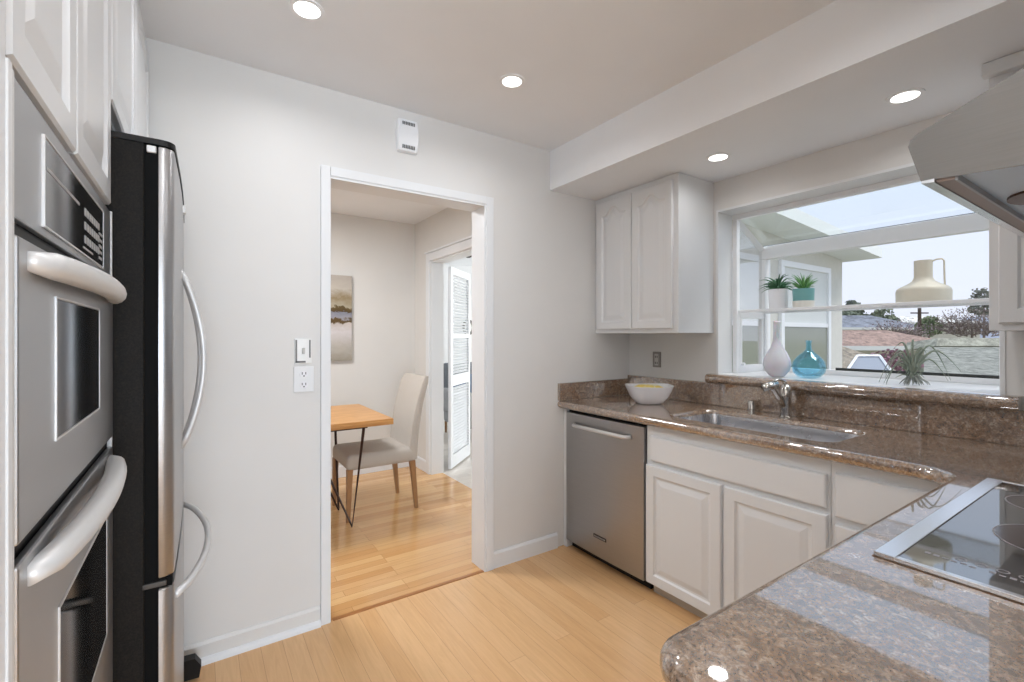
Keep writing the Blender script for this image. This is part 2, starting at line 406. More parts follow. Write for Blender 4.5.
# ================================================================== COUNTERTOP
def curve_slab(name, outer, holes, z0, z1, rad, m, label, cat):
    cu = bpy.data.curves.new('tmp', 'CURVE'); cu.dimensions = '2D'; cu.fill_mode = 'BOTH'
    cu.extrude = (z1 - z0) / 2 - rad; cu.bevel_depth = rad; cu.bevel_resolution = 3; cu.offset = -rad
    for P in [outer] + holes:
        s_ = cu.splines.new('POLY'); s_.points.add(len(P) - 1)
        for q, (x, y) in zip(s_.points, P): q.co = (x, y, 0, 1)
        s_.use_cyclic_u = True
    t = bpy.data.objects.new('tmp', cu); C.objects.link(t)
    bpy.context.view_layer.update()
    me = bpy.data.meshes.new_from_object(t.evaluated_get(bpy.context.evaluated_depsgraph_get()))
    bpy.data.objects.remove(t); bpy.data.curves.remove(cu)
    me.name = name; me.materials.clear(); me.materials.append(m)
    o = bpy.data.objects.new(name, me); C.objects.link(o); o.location = (0, 0, (z0 + z1) / 2); ORG[o] = Vector(o.location)
    for f_ in me.polygons: f_.use_smooth = True
    me.set_sharp_from_angle(angle=math.radians(35))
    return tag(o, label, cat)
def rpoly(pts, n=8):
    out_ = []
    for i, (x, y, r_) in enumerate(pts):
        p = Vector((x, y)); a = Vector(pts[i - 1][:2]); c = Vector(pts[(i + 1) % len(pts)][:2])
        if r_ == 0: out_.append((x, y)); continue
        u = (a - p).normalized(); v = (c - p).normalized()
        s0, s1 = p + u * r_, p + v * r_; cen = p + (u + v) * r_
        for k in range(n + 1):
            t = k / n * PI / 2
            q = cen - v * r_ * math.cos(t) - u * r_ * math.sin(t)
            out_.append((q.x, q.y))
    return out_
CE = -.652; PY = -1.850; PX = -2.033
outer = rpoly([(-.002, -.002, 0), (CE, -.002, 0), (CE, PY, .10), (PX, PY, .055), (PX, -2.52, 0), (-.002, -2.52, 0)])
SX0, SX1, SY0, SY1 = -.530, -.165, -1.465, -.735
hole = rpoly([(SX0, SY0, .06), (SX1, SY0, .06), (SX1, SY1, .06), (SX0, SY1, .06)])
curve_slab('granite_countertop', outer, [hole], .868, .914, .020, M['granite'], 'brown speckled granite countertop wrapping from the sink run onto the peninsula', 'countertop')
# backsplash
b = MB(); b.box(-.022, -.001, -2.50, -.002, .914, 1.045, bev=.003)
o = b.build('backsplash', M['granite'], origin=(-.01, -1.2, .914)); tag(o, 'long brown granite backsplash strip below the garden window, behind the sink', 'backsplash')
for v in o.data.vertices:   # strip beside the window stays lower
    pass
b = MB(); b.box(-.652, -.023, -.022, -.001, .914, 1.023, bev=.003)
o = b.build('backsplash', M['granite'], origin=(-.33, -.01, .914)); tag(o, 'short granite backsplash strip against the doorway wall above the dishwasher', 'backsplash')

# sink
SK = thing('kitchen_sink', (-.345, -1.10, .72), 'stainless steel undermount single basin sink in granite counter', 'sink')
def rr(x0, x1, y0, y1, r_, z): return [(x, y, z) for x, y in rpoly([(x0, y0, r_), (x1, y0, r_), (x1, y1, r_), (x0, y1, r_)], 6)]
b = MB()
b.loops([rr(SX0 - .02, SX1 + .02, SY0 - .02, SY1 + .02, .07, .876), rr(SX0 - .004, SX1 + .004, SY0 - .004, SY1 + .004, .06, .892), rr(SX0 + .004, SX1 - .004, SY0 + .004, SY1 - .004, .06, .893),
         rr(SX0 + .008, SX1 - .008, SY0 + .008, SY1 - .008, .06, .87),
         rr(SX0 + .015, SX1 - .015, SY0 + .015, SY1 - .015, .06, .74), rr(SX0 + .05, SX1 - .05, SY0 + .05, SY1 - .05, .04, .722)], cap0=False)
b.build('basin', M['steel_h'], SK, smooth=True, auto=60)
MB().lathe([(.045, 0), (.045, .004), (.03, .005), (.028, .001)], -.345, -1.1, 24, .723).build('drain', M['nickel'], SK)

# faucet
FA = thing('kitchen_faucet', (-.10, -1.09, .914), 'brushed nickel single lever kitchen faucet behind the sink', 'faucet')
MB().lathe([(.030, 0), (.030, .006), (.024, .012), (.023, .09), (.026, .10), (.026, .135), (.022, .152), (.012, .163), (.003, .166)], -.10, -1.10, 24, .914).build('faucet_body', M['nickel'], FA, smooth=True, auto=40)
MB().tube([(-.105, -1.098, .965), (-.15, -1.088, 1.02), (-.18, -1.080, 1.058), (-.195, -1.076, 1.070)], [.016, .014, .013, .013], 14).build('spout', M['nickel'], FA, smooth=True)
MB().tube([(-.162, -1.084, 1.080), (-.205, -1.074, 1.073), (-.238, -1.064, 1.066)], [.019, .020, .018], 14).build('spray_head', M['nickel'], FA, smooth=True)
MB().tube([(-.10, -1.10, 1.070), (-.108, -1.098, 1.092), (-.135, -1.092, 1.104), (-.165, -1.085, 1.100), (-.19, -1.078, 1.088)], [.010, .008, .006, .006, .005], 10).build('lever', M['nickel'], FA, smooth=True)
o = MB().lathe([(.021, 0), (.021, .004), (.018, .006), (.018, .052), (.014, .058), (.003, .060)], -.06, -.905, 20, .914).build('air_gap_cap', M['nickel'], origin=(-.06, -.905, .914), smooth=True, auto=40)
tag(o, 'short nickel air gap cap standing left of the faucet', 'air gap cap')

# ================================================================== BASE CABINETS
CF = -.600
def handleless_cab():
    pass
SC = thing('base_cabinet', (-.30, -1.08, 0), 'white raised panel sink base cabinet with two doors beside the dishwasher', 'cabinet')
b = MB(); b.box(CF, -.01, -1.498, -.659, .068, .70); b.box(CF, CF + .02, -1.498, -.659, .70, .868); b.box(CF + .02, -.01, -.69, -.659, .70, .868)
b.build('cabinet_body', M['cab'], SC)
Box(-.565, -.10, -1.498, -.672, 0, .068).build('toe_kick', mat('toe_kick_paint', (190, 182, 170), .5), SC)
b = MB(); raised(b, -1.488, -.690, .688, .812, FX(CF), .018, flat=True); b.build('false_drawer_front', M['cab'], SC)
for a, c in ((-1.076, -.664), (-1.492, -1.090)):
    b = MB(); raised(b, a, c, .066, .664, FX(CF), .02, .055); b.build('door', M['cab'], SC)
DC = thing('base_cabinet', (-.30, -1.68, 0), 'white corner base cabinet with a drawer over a panel door, partly hidden by the peninsula', 'cabinet')
Box(CF, -.01, -1.90, -1.5, .068, .868).build('cabinet_body', M['cab'], DC)
Box(-.565, -.10, -1.86, -1.5, 0, .068).build('toe_kick', bpy.data.materials['toe_kick_paint'], DC)
b = MB(); raised(b, -1.885, -1.517, .668, .825, FX(CF), .02, flat=True); b.build('drawer', M['cab'], DC)
b = MB(); raised(b, -1.885, -1.517, .088, .640, FX(CF), .02, .055); b.build('door', M['cab'], DC)
PC = thing('base_cabinet', (-1.3, -2.2, 0), 'white peninsula base cabinet carrying the glass cooktop', 'cabinet')
Box(-1.94, -.605, -2.50, -1.905, .085, .868).build('cabinet_body', M['cab'], PC)
Box(-1.90, -.62, -2.48, -1.96, 0, .085).build('toe_kick', bpy.data.materials['toe_kick_paint'], PC)
for k in range(3):
    x0 = -1.93 + k * .43
    b = MB(); raised(b, x0, x0 + .42, .088, .664, FYP(-1.905), .02, .055); b.build('door', M['cab'], PC)
    b = MB(); raised(b, x0, x0 + .42, .688, .83, FYP(-1.905), .02, flat=True); b.build('drawer', M['cab'], PC)

# dishwasher
DW = thing('dishwasher', (-.33, -.345, 0), 'stainless steel dishwasher with curved bar handle below the counter corner', 'dishwasher')
Box(-.585, -.02, -.650, -.035, .08, .862).build('tub_housing', M['black'], DW)
b = MB()
n_ = 10
Ls = []
for k in range(n_ + 1):
    s_ = k / n_; y = -.651 + .605 * s_
    Ls.append((y, -.618 - .006 * math.sin(PI * s_)))
poly = [(x, y) for y, x in Ls] + [(-.586, -.048), (-.586, -.652)]
b.loops([[(x, y, .060) for x, y in poly], [(x, y, .848) for x, y in poly]])
b.build('dishwasher_door', M['steel'], DW, smooth=True, auto=30)
HD = MB().tube([(-.622, -.125, .783), (-.652, -.150, .783), (-.662, -.25, .785), (-.666, -.345, .786), (-.662, -.45, .785), (-.652, -.545, .783), (-.622, -.57, .783)], .011, 12)
HD.build('handle', M['satin'], DW, smooth=True)
b = MB(); b.box(-.627, -.622, -.392, -.292, .163, .183, bev=.002); b.build('nameplate', mat('nameplate_dark', (70, 66, 64), .4, .5), DW)
b = MB()
for k in range(9): b.box(-.6285, -.6265, -.385 + k * .010, -.380 + k * .010, .169, .177)
b.build('nameplate_lettering', M['print'], DW)
Box(-.56, -.10, -.650, -.035, 0.0, .078).build('kick_plate', M['black'], DW)
o = Box(CF - .005, -.01, -.033, -.003, 0, .868, bev=.002).build('filler_panel', M['cab'], origin=(-.3, -.018, 0)); tag(o, 'thin white filler panel between dishwasher and doorway wall', 'panel')

# ================================================================== WALL CABINETS
UC = thing('upper_cabinet', (-.165, -.33, 1.335), 'white two door wall cabinet with arched panels left of the garden window', 'cabinet')
b = MB(); b.box(-.33, -.002, -.648, -.003, 1.335, HS - .002, bev=.0015); b.build('cabinet_body', M['cab'], UC)
for a, c in ((-.324, -.034), (-.615, -.330)):
    b = MB(); raised(b, a, c, 1.360, 2.182, FX(-.33), .019, .050, arch=.05); b.build('door', M['cab'], UC)
UR = thing('upper_cabinet', (-.165, -2.19, 1.335), 'white wall cabinet with crown moulding right of the garden window, behind the hood', 'cabinet')
Box(-.33, -.002, -2.528, -1.858, 1.335, HS - .002, bev=.0015).build('cabinet_body', M['cab'], UR)
for a, c in ((-2.19, -1.882), (-2.51, -2.20)):
    b = MB(); raised(b, a, c, 1.358, 2.14, FX(-.33), .019, .050, arch=.05); b.build('door', M['cab'], UR)
b = MB(); b.box(-.362, -.33, -2.528, -1.846, 2.172, HS - .001, bev=.004); b.build('crown_moulding', M['cab'], UR)

# ================================================================== HOOD AND COOKTOP
HO = thing('range_hood', (-1.1, -2.52, 1.58), 'wedge-shaped stainless steel range hood above the cooktop', 'range hood')
hp = [(-1.990, 1.580), (-1.9725, 1.645), (-1.976, 1.656), (-1.985, 1.663), (-2.12, 1.722), (-2.30, 1.80), (-2.33, 1.81), (-2.52, 1.81), (-2.52, 1.555), (-2.12, 1.572)]
hb = [(y, z) for y, z in hp]
def hood_shell():
    b = MB(); x0, x1 = -1.49, -.705
    bm = bmesh.new()
    Lf = [bm.verts.new((x0, y, z)) for y, z in hp]; Rt = [bm.verts.new((x1, y, z)) for y, z in hp]
    bm.faces.new(Lf); bm.faces.new(Rt[::-1])
    n = len(hp)
    for i in range(n):
        j = (i + 1) % n
        if (i, j) in ((8, 9), (9, 0)): continue       # open underside
        bm.faces.new((Lf[i], Rt[i], Rt[j], Lf[j]))
    bmesh.ops.recalc_face_normals(bm, faces=bm.faces)
    bmesh.ops.solidify(bm, geom=bm.faces[:], thickness=.004)
    b.add(bm); return b
hood_shell().build('canopy', M['steel_hood'], HO)
# front lip under the canopy, bright rim, filter panel with lamp opening
MB().prism([(-1.991, 1.576), (-1.991, 1.580), (-2.008, 1.580), (-2.008, 1.574)], 'x', -1.492, -.703).build('rim_highlight', M['rim'], HO)  # bright strip paints the highlight along the hood's front edge
MB().prism([(-2.009, 1.575), (-2.032, 1.573), (-2.032, 1.580), (-2.009, 1.582)], 'x', -1.485, -.71).build('underside_lip', mat('lip_granite_reflection', (150, 134, 126), .4, .6), HO)  # brown tint puts the granite's reflection into the lip's colour
b = MB()
b.loops([[(-1.482, -2.036, 1.582), (-.712, -2.036, 1.582), (-.712, -2.51, 1.572), (-1.482, -2.51, 1.572)], [(-1.482, -2.036, 1.588), (-.712, -2.036, 1.588), (-.712, -2.51, 1.578), (-1.482, -2.51, 1.578)]])
b.build('filter_panel', mat('mirror_steel', (206, 222, 238), .4, .3), HO)
MB().prism([(-2.032, 1.572), (-2.036, 1.572), (-2.036, 1.584), (-2.032, 1.584)], 'x', -1.484, -.71).build('panel_edge', M['steel'], HO)
MB().loops([[(-1.20 + .075 * math.cos(t), -2.105 + .060 * math.sin(t), z) for t in [2 * PI * k / 32 for k in range(32)]] for z in (1.582, 1.577)]).build('lamp_cover', mat('lamp_cover_dark', (92, 66, 54), .3, .6), HO)
MB().box(-1.28, -.92, -2.52, -2.34, 1.80, 2.455).build('duct_cover', M['steel_hood'], HO)

CK = thing('cooktop', (-1.09, -2.19, .914), 'black ceramic glass cooktop with bright metal trim set in the peninsula', 'cooktop')
cx0, cx1, cy0, cy1 = -1.488, -.695, -2.45, -1.922
Box(cx0 + .008, cx1 - .008, cy0 + .008, cy1 - .03, .9145, .9215).build('glass_plate', M['ceran'], CK)
b = MB(); b.box(cx0, cx1, cy1 - .032, cy1, .9152, .9235, bev=.001); b.box(cx0, cx0 + .012, cy0 + .012, cy1 - .032, .9152, .9232, bev=.001); b.box(cx1 - .012, cx1, cy0 + .012, cy1 - .032, .9152, .9232, bev=.001); b.box(cx0, cx1, cy0, cy0 + .012, .9152, .9232, bev=.001)
b.build('metal_trim', M['rim'], CK)
Box(cx0 - .002, cx1, cy0, cy1 + .002, .9135, .9150).build('base_gasket', mat('cooktop_gasket', (92, 70, 52), .5), CK)  # thin brown plate showing past the trim's front and left edges
def ring(cx, cy, r0, r1, z0, z1, n=40):
    b = MB(); A = [2 * PI * k / n for k in range(n)]
    b.loops([[(cx + r * math.cos(t), cy + r * math.sin(t), z) for t in A] for r, z in ((r0, z0), (r0, z1), (r1, z1), (r1, z0), (r0, z0))], False, False); return b
ringm = mat('burner_print', (150, 146, 150), .4)
zone = mat('burner_zone', (70, 58, 58), .12)
for i, (x, y, r_) in enumerate(((-.875, -2.075, .085), (-1.155, -2.125, .105), (-.90, -2.33, .10), (-1.20, -2.34, .08))):
    z = MB().lathe([(r_, 0), (r_, .0004)], x, y, 40, .9216).build('burner_zone', zone, CK)
    b = ring(x, y, r_, r_ + .003, .9216, .9222); b.bm.from_mesh(ring(x, y, r_ * .55, r_ * .55 + .002, .9221, .9225).build('x_', ringm).data)
    bpy.data.objects.remove(bpy.data.objects['x_']); b.build('burner_ring', ringm, z)
b = MB()
for k in range(26):
    y = -1.975 - k * .012
    if k % 7 == 6: continue
    hgt = random.choice((.004, .007, .005)); x = -1.417 + random.uniform(-.002, .002)
    b.box(x, x + hgt * 1.2, y - .008, y, .9216, .9220)
for k in range(10):
    y = -2.02 - k * .026; b.bm.from_mesh(ring(-1.395, y, .0065, .0085, .9216, .9220, 14).build('x_', ringm).data); bpy.data.objects.remove(bpy.data.objects['x_'])
b.build('control_markings', ringm, CK)

# ================================================================== TALL OVEN CABINET, OVENS, WALL CABINETS LEFT
XF = -2.668
OC = thing('oven_cabinet', (-2.98, -1.29, 0), 'tall white built-in oven cabinet with raised panel doors above the ovens', 'cabinet')
b = MB()
b.box(XL + .001, XF + .000, -1.70, -1.6185, 0, H - .002); b.box(XF - .03, XF + .002, -1.6185, -1.607, 0, 1.584); b.box(XL + .001, XF - .010, -.955, -.938, 0, 1.584)
b.box(XL + .001, XF - .020, -1.618, -.938, 1.585, H - .002); b.box(XL + .001, XL + .02, -1.618, -.955, 0, 1.585); b.box(XL + .001, XF - .02, -1.618, -.955, 0, .30)
b.build('cabinet_body', M['cab'], OC)
for a, c in ((-1.592, -1.290), (-1.284, -.948)):
    b = MB(); raised(b, a, c, 1.598, 2.38, FXP(XF - .020), .018, .050, arch=.04); b.build('door', M['cab'], OC)
b = MB(); raised(b, -1.61, -.962, .10, .29, FXP(XF - .020), .018, .04); b.build('drawer', M['cab'], OC)
OV = thing('built_in_oven', (-2.98, -1.29, .30), 'stainless steel built-in microwave and oven tower with thick curved handles', 'oven')
b = MB(); b.box(-3.2, XF - .008, -1.612, -.958, .305, 1.58)
b.build('oven_housing', M['black'], OV)
yA, yB = -1.600, -.972
b = MB(); b.box(XF - .006, XF + .002, yA - .006, yA, .31, 1.58, bev=.001); b.box(XF - .006, XF + .002, yB, yB + .008, .31, 1.58, bev=.001); b.build('side_trim', M['satin'], OV)
b = MB(); b.box(XF - .008, XF, yA, yB, 1.436, 1.578, bev=.002); b.build('control_panel', M['steel'], OV)
Box(XF - .001, XF + .0025, -1.492, -1.085, 1.448, 1.553, bev=.001).build('display_glass', M['oven_glass'], OV)
b = MB()
for k in range(7):
    for j in range(3):
        b.box(XF + .0022, XF + .0031, -1.26 + k * .020, -1.248 + k * .020, 1.466 + j * .022, 1.478 + j * .022)
b.box(XF + .0022, XF + .0031, -1.485, -1.30, 1.516, 1.520); b.box(XF + .0022, XF + .0031, -1.13, -1.095, 1.503, 1.507)
for j in range(4): b.box(XF + .0022, XF + .0031, -1.13, -1.10, 1.458 + j * .011, 1.463 + j * .011)
b.box(XF + .0022, XF + .0031, -1.27, -1.19, 1.456, 1.459)
b.build('button_print', M['print'], OV)
b = MB(); b.frame_x(XF, XF + .003, -1.494, -1.081, 1.446, 1.556, .0022)
b.build('display_frame', M['satin'], OV)
D1 = Box(XF - .006, XF + .004, yA + .002, yB - .002, 1.105, 1.418, bev=.003).build('microwave_door', M['steel'], OV)
Box(XF + .003, XF + .0055, -1.452, -1.150, 1.187, 1.363, bev=.001).build('door_window', M['oven_glass'], D1)
b = MB(); b.frame_x(XF + .003, XF + .006, -1.455, -1.146, 1.184, 1.366, .0025)
b.build('window_frame', M['satin'], D1)
D2 = Box(XF - .006, XF + .004, yA + .002, yB - .002, .46, 1.084, bev=.003).build('oven_door', M['steel'], OV)
Box(XF + .003, XF + .0055, -1.435, -1.07, .735, .965, bev=.001).build('door_window', M['oven_glass'], D2)
b = MB(); b.frame_x(XF + .003, XF + .006, -1.438, -1.064, .733, .967, .0025)
b.build('window_frame', M['satin'], D2)
Box(XF - .006, XF + .002, yA, yB, .31, .45, bev=.002).build('lower_panel', M['steel'], OV)
def bow(z, dz=0):
    n = 15; P = []; R = []
    for k in range(n):
        s_ = k / (n - 1); y = -1.568 + .56 * s_
        P.append((XF + .004 + .028 * math.sin(PI * s_) ** .55, y, z + dz * math.sin(PI * s_))); R.append(.017 * (.62 + .38 * max(0, math.sin(PI * s_)) ** .18))
    return MB().tube(P, R, 14)
bow(1.396).build('handle', M['satin'], D1, smooth=True)
bow(1.062).build('handle', M['satin'], D2, smooth=True)

OF = thing('upper_cabinet', (-2.98, -.47, 1.82), 'white two door cabinet above the refrigerator against the doorway wall', 'cabinet')
Box(XL + .001, XF - .020, -.934, -.004, 1.825, H - .002, bev=.0015).build('cabinet_body', M['cab'], OF)
for a, c in ((-.928, -.475), (-.465, -.03)):
    b = MB(); raised(b, a, c, 1.832, 2.38, FXP(XF - .020), .018, .050, arch=.04); b.build('door', M['cab'], OF)

# refrigerator
RF = thing('refrigerator', (-2.95, -.48, 0), 'black and stainless steel french door refrigerator standing beside the oven cabinet', 'refrigerator')
ry0, ry1 = -.922, -.030
Box(-3.28, -2.616, ry0, ry1, .02, 1.755, bev=.003).build('fridge_body', M['fridge_black'], RF)
Box(-2.618, -2.590, ry0 + .006, ry1 - .006, .05, 1.752).build('door_gasket', M['rubber'], RF)
def fx(y):
    s_ = (y - ry0) / (ry1 - ry0); return -2.562 + .006 * math.sin(PI * s_)
def dprof(a, c, rl, rr_, n=12):
    P = []
    for k in range(7):
        t = k / 6 * PI / 2; P.append((fx(a + rl) - rl * (1 - math.sin(t)) * 1.0, a + rl - rl * math.cos(t)))
    for k in range(1, n):
        y = a + rl + (c - a - rl - rr_) * k / n; P.append((fx(y), y))
    for k in range(7):
        t = k / 6 * PI / 2; P.append((fx(c - rr_) - rr_ * (1 - math.cos(t)), c - rr_ + rr_ * math.sin(t)))
    return [(-2.590, a)] + P + [(-2.590, c)]
def slabz(P, z0, z1, e=.004):
    cx = sum(p[0] for p in P) / len(P); cy = sum(p[1] for p in P) / len(P)
    sh = lambda d: [(x + (cx - x) * d * 4, y + (cy - y) * d) for x, y in P]
    return MB().loops([[(x, y, z0) for x, y in sh(.01)], [(x, y, z0 + e) for x, y in P], [(x, y, z1 - e) for x, y in P], [(x, y, z1) for x, y in sh(.01)]])
fd1 = slabz(dprof(ry0, -.479, .026, .008), .760, 1.752).build('door', M['steel'], RF, smooth=True, auto=40)
fd2 = slabz(dprof(-.473, ry1, .008, .026), .760, 1.752).build('door', M['steel'], RF, smooth=True, auto=40)
fz = slabz(dprof(ry0, ry1, .026, .026), .075, .735).build('freezer_drawer', M['steel'], RF, smooth=True, auto=40)
P = dprof(ry0, ry1, .026, .026); P = [(x + (.002 if x > -2.58 else 0), y) for x, y in P]
cap = [(-3.28, ry0)] + P[0:] + [(-3.28, ry1)]
MB().loops([[(x, y, 1.755) for x, y in cap], [(x, y, 1.768) for x, y in cap]]).build('top_cover', M['black'], RF)
Box(-2.612, -2.594, ry0 - .001, ry0 + .03, 1.735, 1.751, bev=.002).build('hinge', M['satin'], RF)
Box(-2.620, -2.575, ry0 - .001, ry0 + .04, .741, .753, bev=.002).build('hinge', M['bronze'], RF)
Box(-2.600, -2.565, ry0 + .004, ry1 - .004, .737, .758).build('door_gap', M['rubber'], RF)
def vbow(y, z0, z1, d):
    n = 17; P = []
    for k in range(n):
        s_ = k / (n - 1); P.append((fx(y) - .004 + d * math.sin(PI * s_) ** .8, y, z0 + (z1 - z0) * s_))
    return MB().tube(P, .0085, 12)
vbow(-.525, .975, 1.515, .060).build('handle', M['satin'], fd1, smooth=True)
vbow(-.425, .975, 1.515, .052).build('handle', M['satin'], fd2, smooth=True)
n = 17
MB().tube([(fx(-.5) - .006 + .074 * math.sin(PI * k / (n - 1)) ** .7, -.86 + .74 * k / (n - 1), .686) for k in range(n)], .0095, 12).build('handle', M['satin'], fz, smooth=True)
Box(fx(-.4) - .004, fx(-.4) + .008, -.44, -.41, 1.71, 1.735, bev=.002).build('badge', M['satin'], fd2)
MB().prism([(-2.56, .015), (-2.512, .012), (-2.505, .055), (-2.525, .088), (-2.56, .09)], 'y', -.115, -.075).build('foot_cover', M['black'], RF)
Box(-2.60, -2.57, ry0 + .01, ry1 - .01, .01, .07).build('base_grille', M['black'], RF)

# ================================================================== SMALL WALL ITEMS
AL = thing('alarm_sounder', (-1.64, 0, 2.32), 'white plastic alarm sounder box mounted high above the doorway', 'alarm')
b = MB()
Ls = []
for z, wd, dp in ((2.242, .044, .016), (2.246, .050, .028), (2.28, .055, .034), (2.325, .057, .036), (2.37, .055, .034), (2.402, .050, .028), (2.406, .044, .016)):
    Ls.append([(-1.64 + sx * wd, y, z) for sx, y in ((-1, 0), (-1, -dp * .8), (-.88, -dp), (.88, -dp), (1, -dp * .8), (1, 0))])
b.loops(Ls); b.build('alarm_housing', M['vinyl'], AL)
for z in (2.262, 2.378):
    b = MB()
    for k in range(8): b.box(-1.672 + k * .0085, -1.667 + k * .0085, -.0355, -.030, z - .006, z + .010)
    b.build('sound_slots', mat('slot_grey', (105, 105, 105), .6), AL)
SW = thing('light_switch', (-2.123, 0, 1.25), 'light switch with metal patterned plate beside the doorway, above the white outlet', 'switch')
Box(-2.160, -2.090, -.006, 0, 1.194, 1.306, bev=.002).build('switch_plate', mat('mottled_pewter', (226, 225, 222), .35, .15), SW)
b = MB(); b.box(-2.157, -2.150, -.0075, -.005, 1.20, 1.30); b.box(-2.157, -2.115, -.0075, -.005, 1.198, 1.206); b.box(-2.100, -2.094, -.0075, -.005, 1.22, 1.30)
b.build('plate_inlay', mat('tarnish', (110, 108, 106), .5, .3), SW)
b = MB(); b.box(-2.130, -2.118, -.016, -.005, 1.238, 1.264, bev=.002); b.build('toggle', mat('toggle_grey', (190, 188, 184), .4), SW)
def outlet_y(root, x, z, m, plate):
    Box(x - .042, x + .042, -.006, 0, z - .058, z + .058, bev=.003).build('cover_plate', plate, root)
    for dz in (-.024, .024):
        MB().prism([(x + .017 * math.cos(t), z + dz + .0145 * math.sin(t)) for t in [2 * PI * k / 20 for k in range(20)]], 'y', -.0085, -.004).build('socket', M['ceramic'], root)
    for dz in (-.024, .024):
        b = MB()
        b.box(x - .009, x - .006, -.0092, -.008, z + dz - .002, z + dz + .009); b.box(x + .006, x + .009, -.0092, -.008, z + dz - .002, z + dz + .009)
        b.box(x - .003, x + .003, -.0092, -.008, z + dz - .011, z + dz - .006)
        b.build('slots', M['black'], root)
OT = thing('power_outlet', (-2.12, 0, 1.125), 'white duplex wall outlet beside the doorway, below the light switch', 'outlet')
outlet_y(OT, -2.122, 1.123, None, M['white'])
# outlet on window wall (no cover colour like the wall)
O2 = thing('power_outlet', (0, -.24, 1.163), 'grey metal outlet below the wall cabinet, above the white bowl', 'outlet')
Box(-.008, 0, -.272, -.208, 1.112, 1.214, bev=.003).build('cover_plate', mat('outlet_pewter', (150, 145, 140), .35, .7), O2)
Box(-.011, -.006, -.255, -.225, 1.125, 1.20, bev=.002).build('socket_insert', mat('socket_grey', (196, 192, 188), .4), O2)
for z in (1.14, 1.18):
    b = MB(); b.box(-.0125, -.010, -.250, -.246, z - .006, z + .008); b.box(-.0125, -.010, -.236, -.232, z - .006, z + .008)
    b.build('slots', M['black'], O2)

# ================================================================== DOWNLIGHTS
def downlight(x, y, z, label, power, group=None):
    r0 = thing('recessed_downlight', (x, y, z), label, 'ceiling light', group)
    ring(x, y, .042, .058, z - .004, z, 32).build('trim_ring', M['vinyl'], r0)
    MB().lathe([(.043, 0), (.043, .003)], x, y, 32, z - .0045).build('diffuser', M['lamp'], r0)
    a = area('downlight_lamp', (x, y, z - .012), .083, .083, power, (.96, .97, 1), shape='DISK'); a.data.spread = math.radians(160)
    return r0
downlight(-2.199, -.51, H, 'round recessed downlight in the main ceiling left of the wall alarm', KITCHEN_W)
downlight(-1.349, -.528, H, 'round recessed downlight in the main ceiling right of the wall alarm', KITCHEN_W)
downlight(-.345, -.892, HS, 'small round recessed downlight in the soffit near the wall cabinet', SOFFIT_W)
downlight(-.313, -1.631, HS, 'round recessed downlight in the soffit near the range hood', SOFFIT_W)
for i, (x, y) in enumerate(((-2.2, -1.75), (-1.35, -1.75), (-2.2, -3.6), (-1.0, -3.6))):  # downlights out of view, added for more light in the room
    downlight(x, y, H, 'unseen recessed downlight added in the ceiling out of view', KITCHEN_W, 'added unseen downlights')
area('dining_fill', (-2.3, 1.1, 2.4), .6, .6, DINING_W, (.93, .96, 1), shape='DISK')  # unseen lamp without a fixture, added to brighten the dining room

# ================================================================== DINING
def rbox(x0, x1, y0, y1, z0, z1, bev, T=None): return MB().box(x0, x1, y0, y1, z0, z1, bev=bev, seg=3, T=T)
TB = thing('dining_table', (-2.1, 1.21, 0), 'oak topped dining table with dark metal V legs', 'table')
Box(-2.78, -1.42, .80, 1.62, .722, .762, bev=.003).build('tabletop', M['oak_top'], TB)
for fx_, s_ in ((-1.635, 1), (-2.565, -1)):
    for fy, t_ in ((1.02, -1), (1.40, 1)):
        b = MB()
        b.tube([(fx_ + .02 * s_, fy + .205 * t_, .722), (fx_, fy, .006), (fx_ - .30 * s_, fy + .02 * t_, .722)], .0105, 8)
        b.box(min(fx_ + .04 * s_, fx_ - .32 * s_), max(fx_ + .04 * s_, fx_ - .32 * s_), min(fy - .0 * t_, fy + .22 * t_), max(fy, fy + .22 * t_), .716, .722)
        b.build('leg', M['iron'], TB)
CH = thing('dining_chair', (-1.37, 1.33, 0), 'high backed beige upholstered dining chair tucked at the oak table', 'chair')
b = rbox(-1.65, -1.12, 1.10, 1.555, .36, .475, .035); b.build('seat', M['linen'], CH, smooth=True, auto=60)
# curved backrest
Ls = []
for k in range(13):
    s_ = k / 12; z = .38 + .625 * s_; xc = -1.155 + .03 * s_ + .085 * s_ ** 2.2; t = .036 - .010 * s_
    if k == 12: t *= .6
    hw = .225 - (.004 if k < 12 else .012)
    Ls.append([(xc - t, 1.3275 - hw, z), (xc - t - .004, 1.3275, z), (xc - t, 1.3275 + hw, z), (xc - t * .4, 1.3275 + hw + .006, z), (xc + t * .7, 1.3275 + hw + .003, z), (xc + t, 1.3275 + hw - .01, z), (xc + t, 1.3275, z), (xc + t, 1.3275 - hw + .01, z), (xc + t * .7, 1.3275 - hw - .003, z), (xc - t * .4, 1.3275 - hw - .006, z)])
b = MB(); b.loops(Ls); b.build('backrest', M['linen'], CH, smooth=True, auto=55)
for (x, y, dx) in ((-1.625, 1.125, -.012), (-1.625, 1.53, -.012), (-1.16, 1.125, .035), (-1.16, 1.53, .035)):
    MB().loops([[(x + sx * .020, y + sy * .020, .37) for sx, sy in ((-1, -1), (1, -1), (1, 1), (-1, 1))], [(x + dx + sx * .012, y + sy * .012, 0) for sx, sy in ((-1, -1), (1, -1), (1, 1), (-1, 1))]]).build('leg', M['chair_wood'], CH)
PT = thing('canvas_painting', (-1.63, 2.25, 1.49), 'abstract brown and grey landscape canvas on the dining room wall', 'painting')
m = mat('abstract_paint', (180, 170, 155), .7)
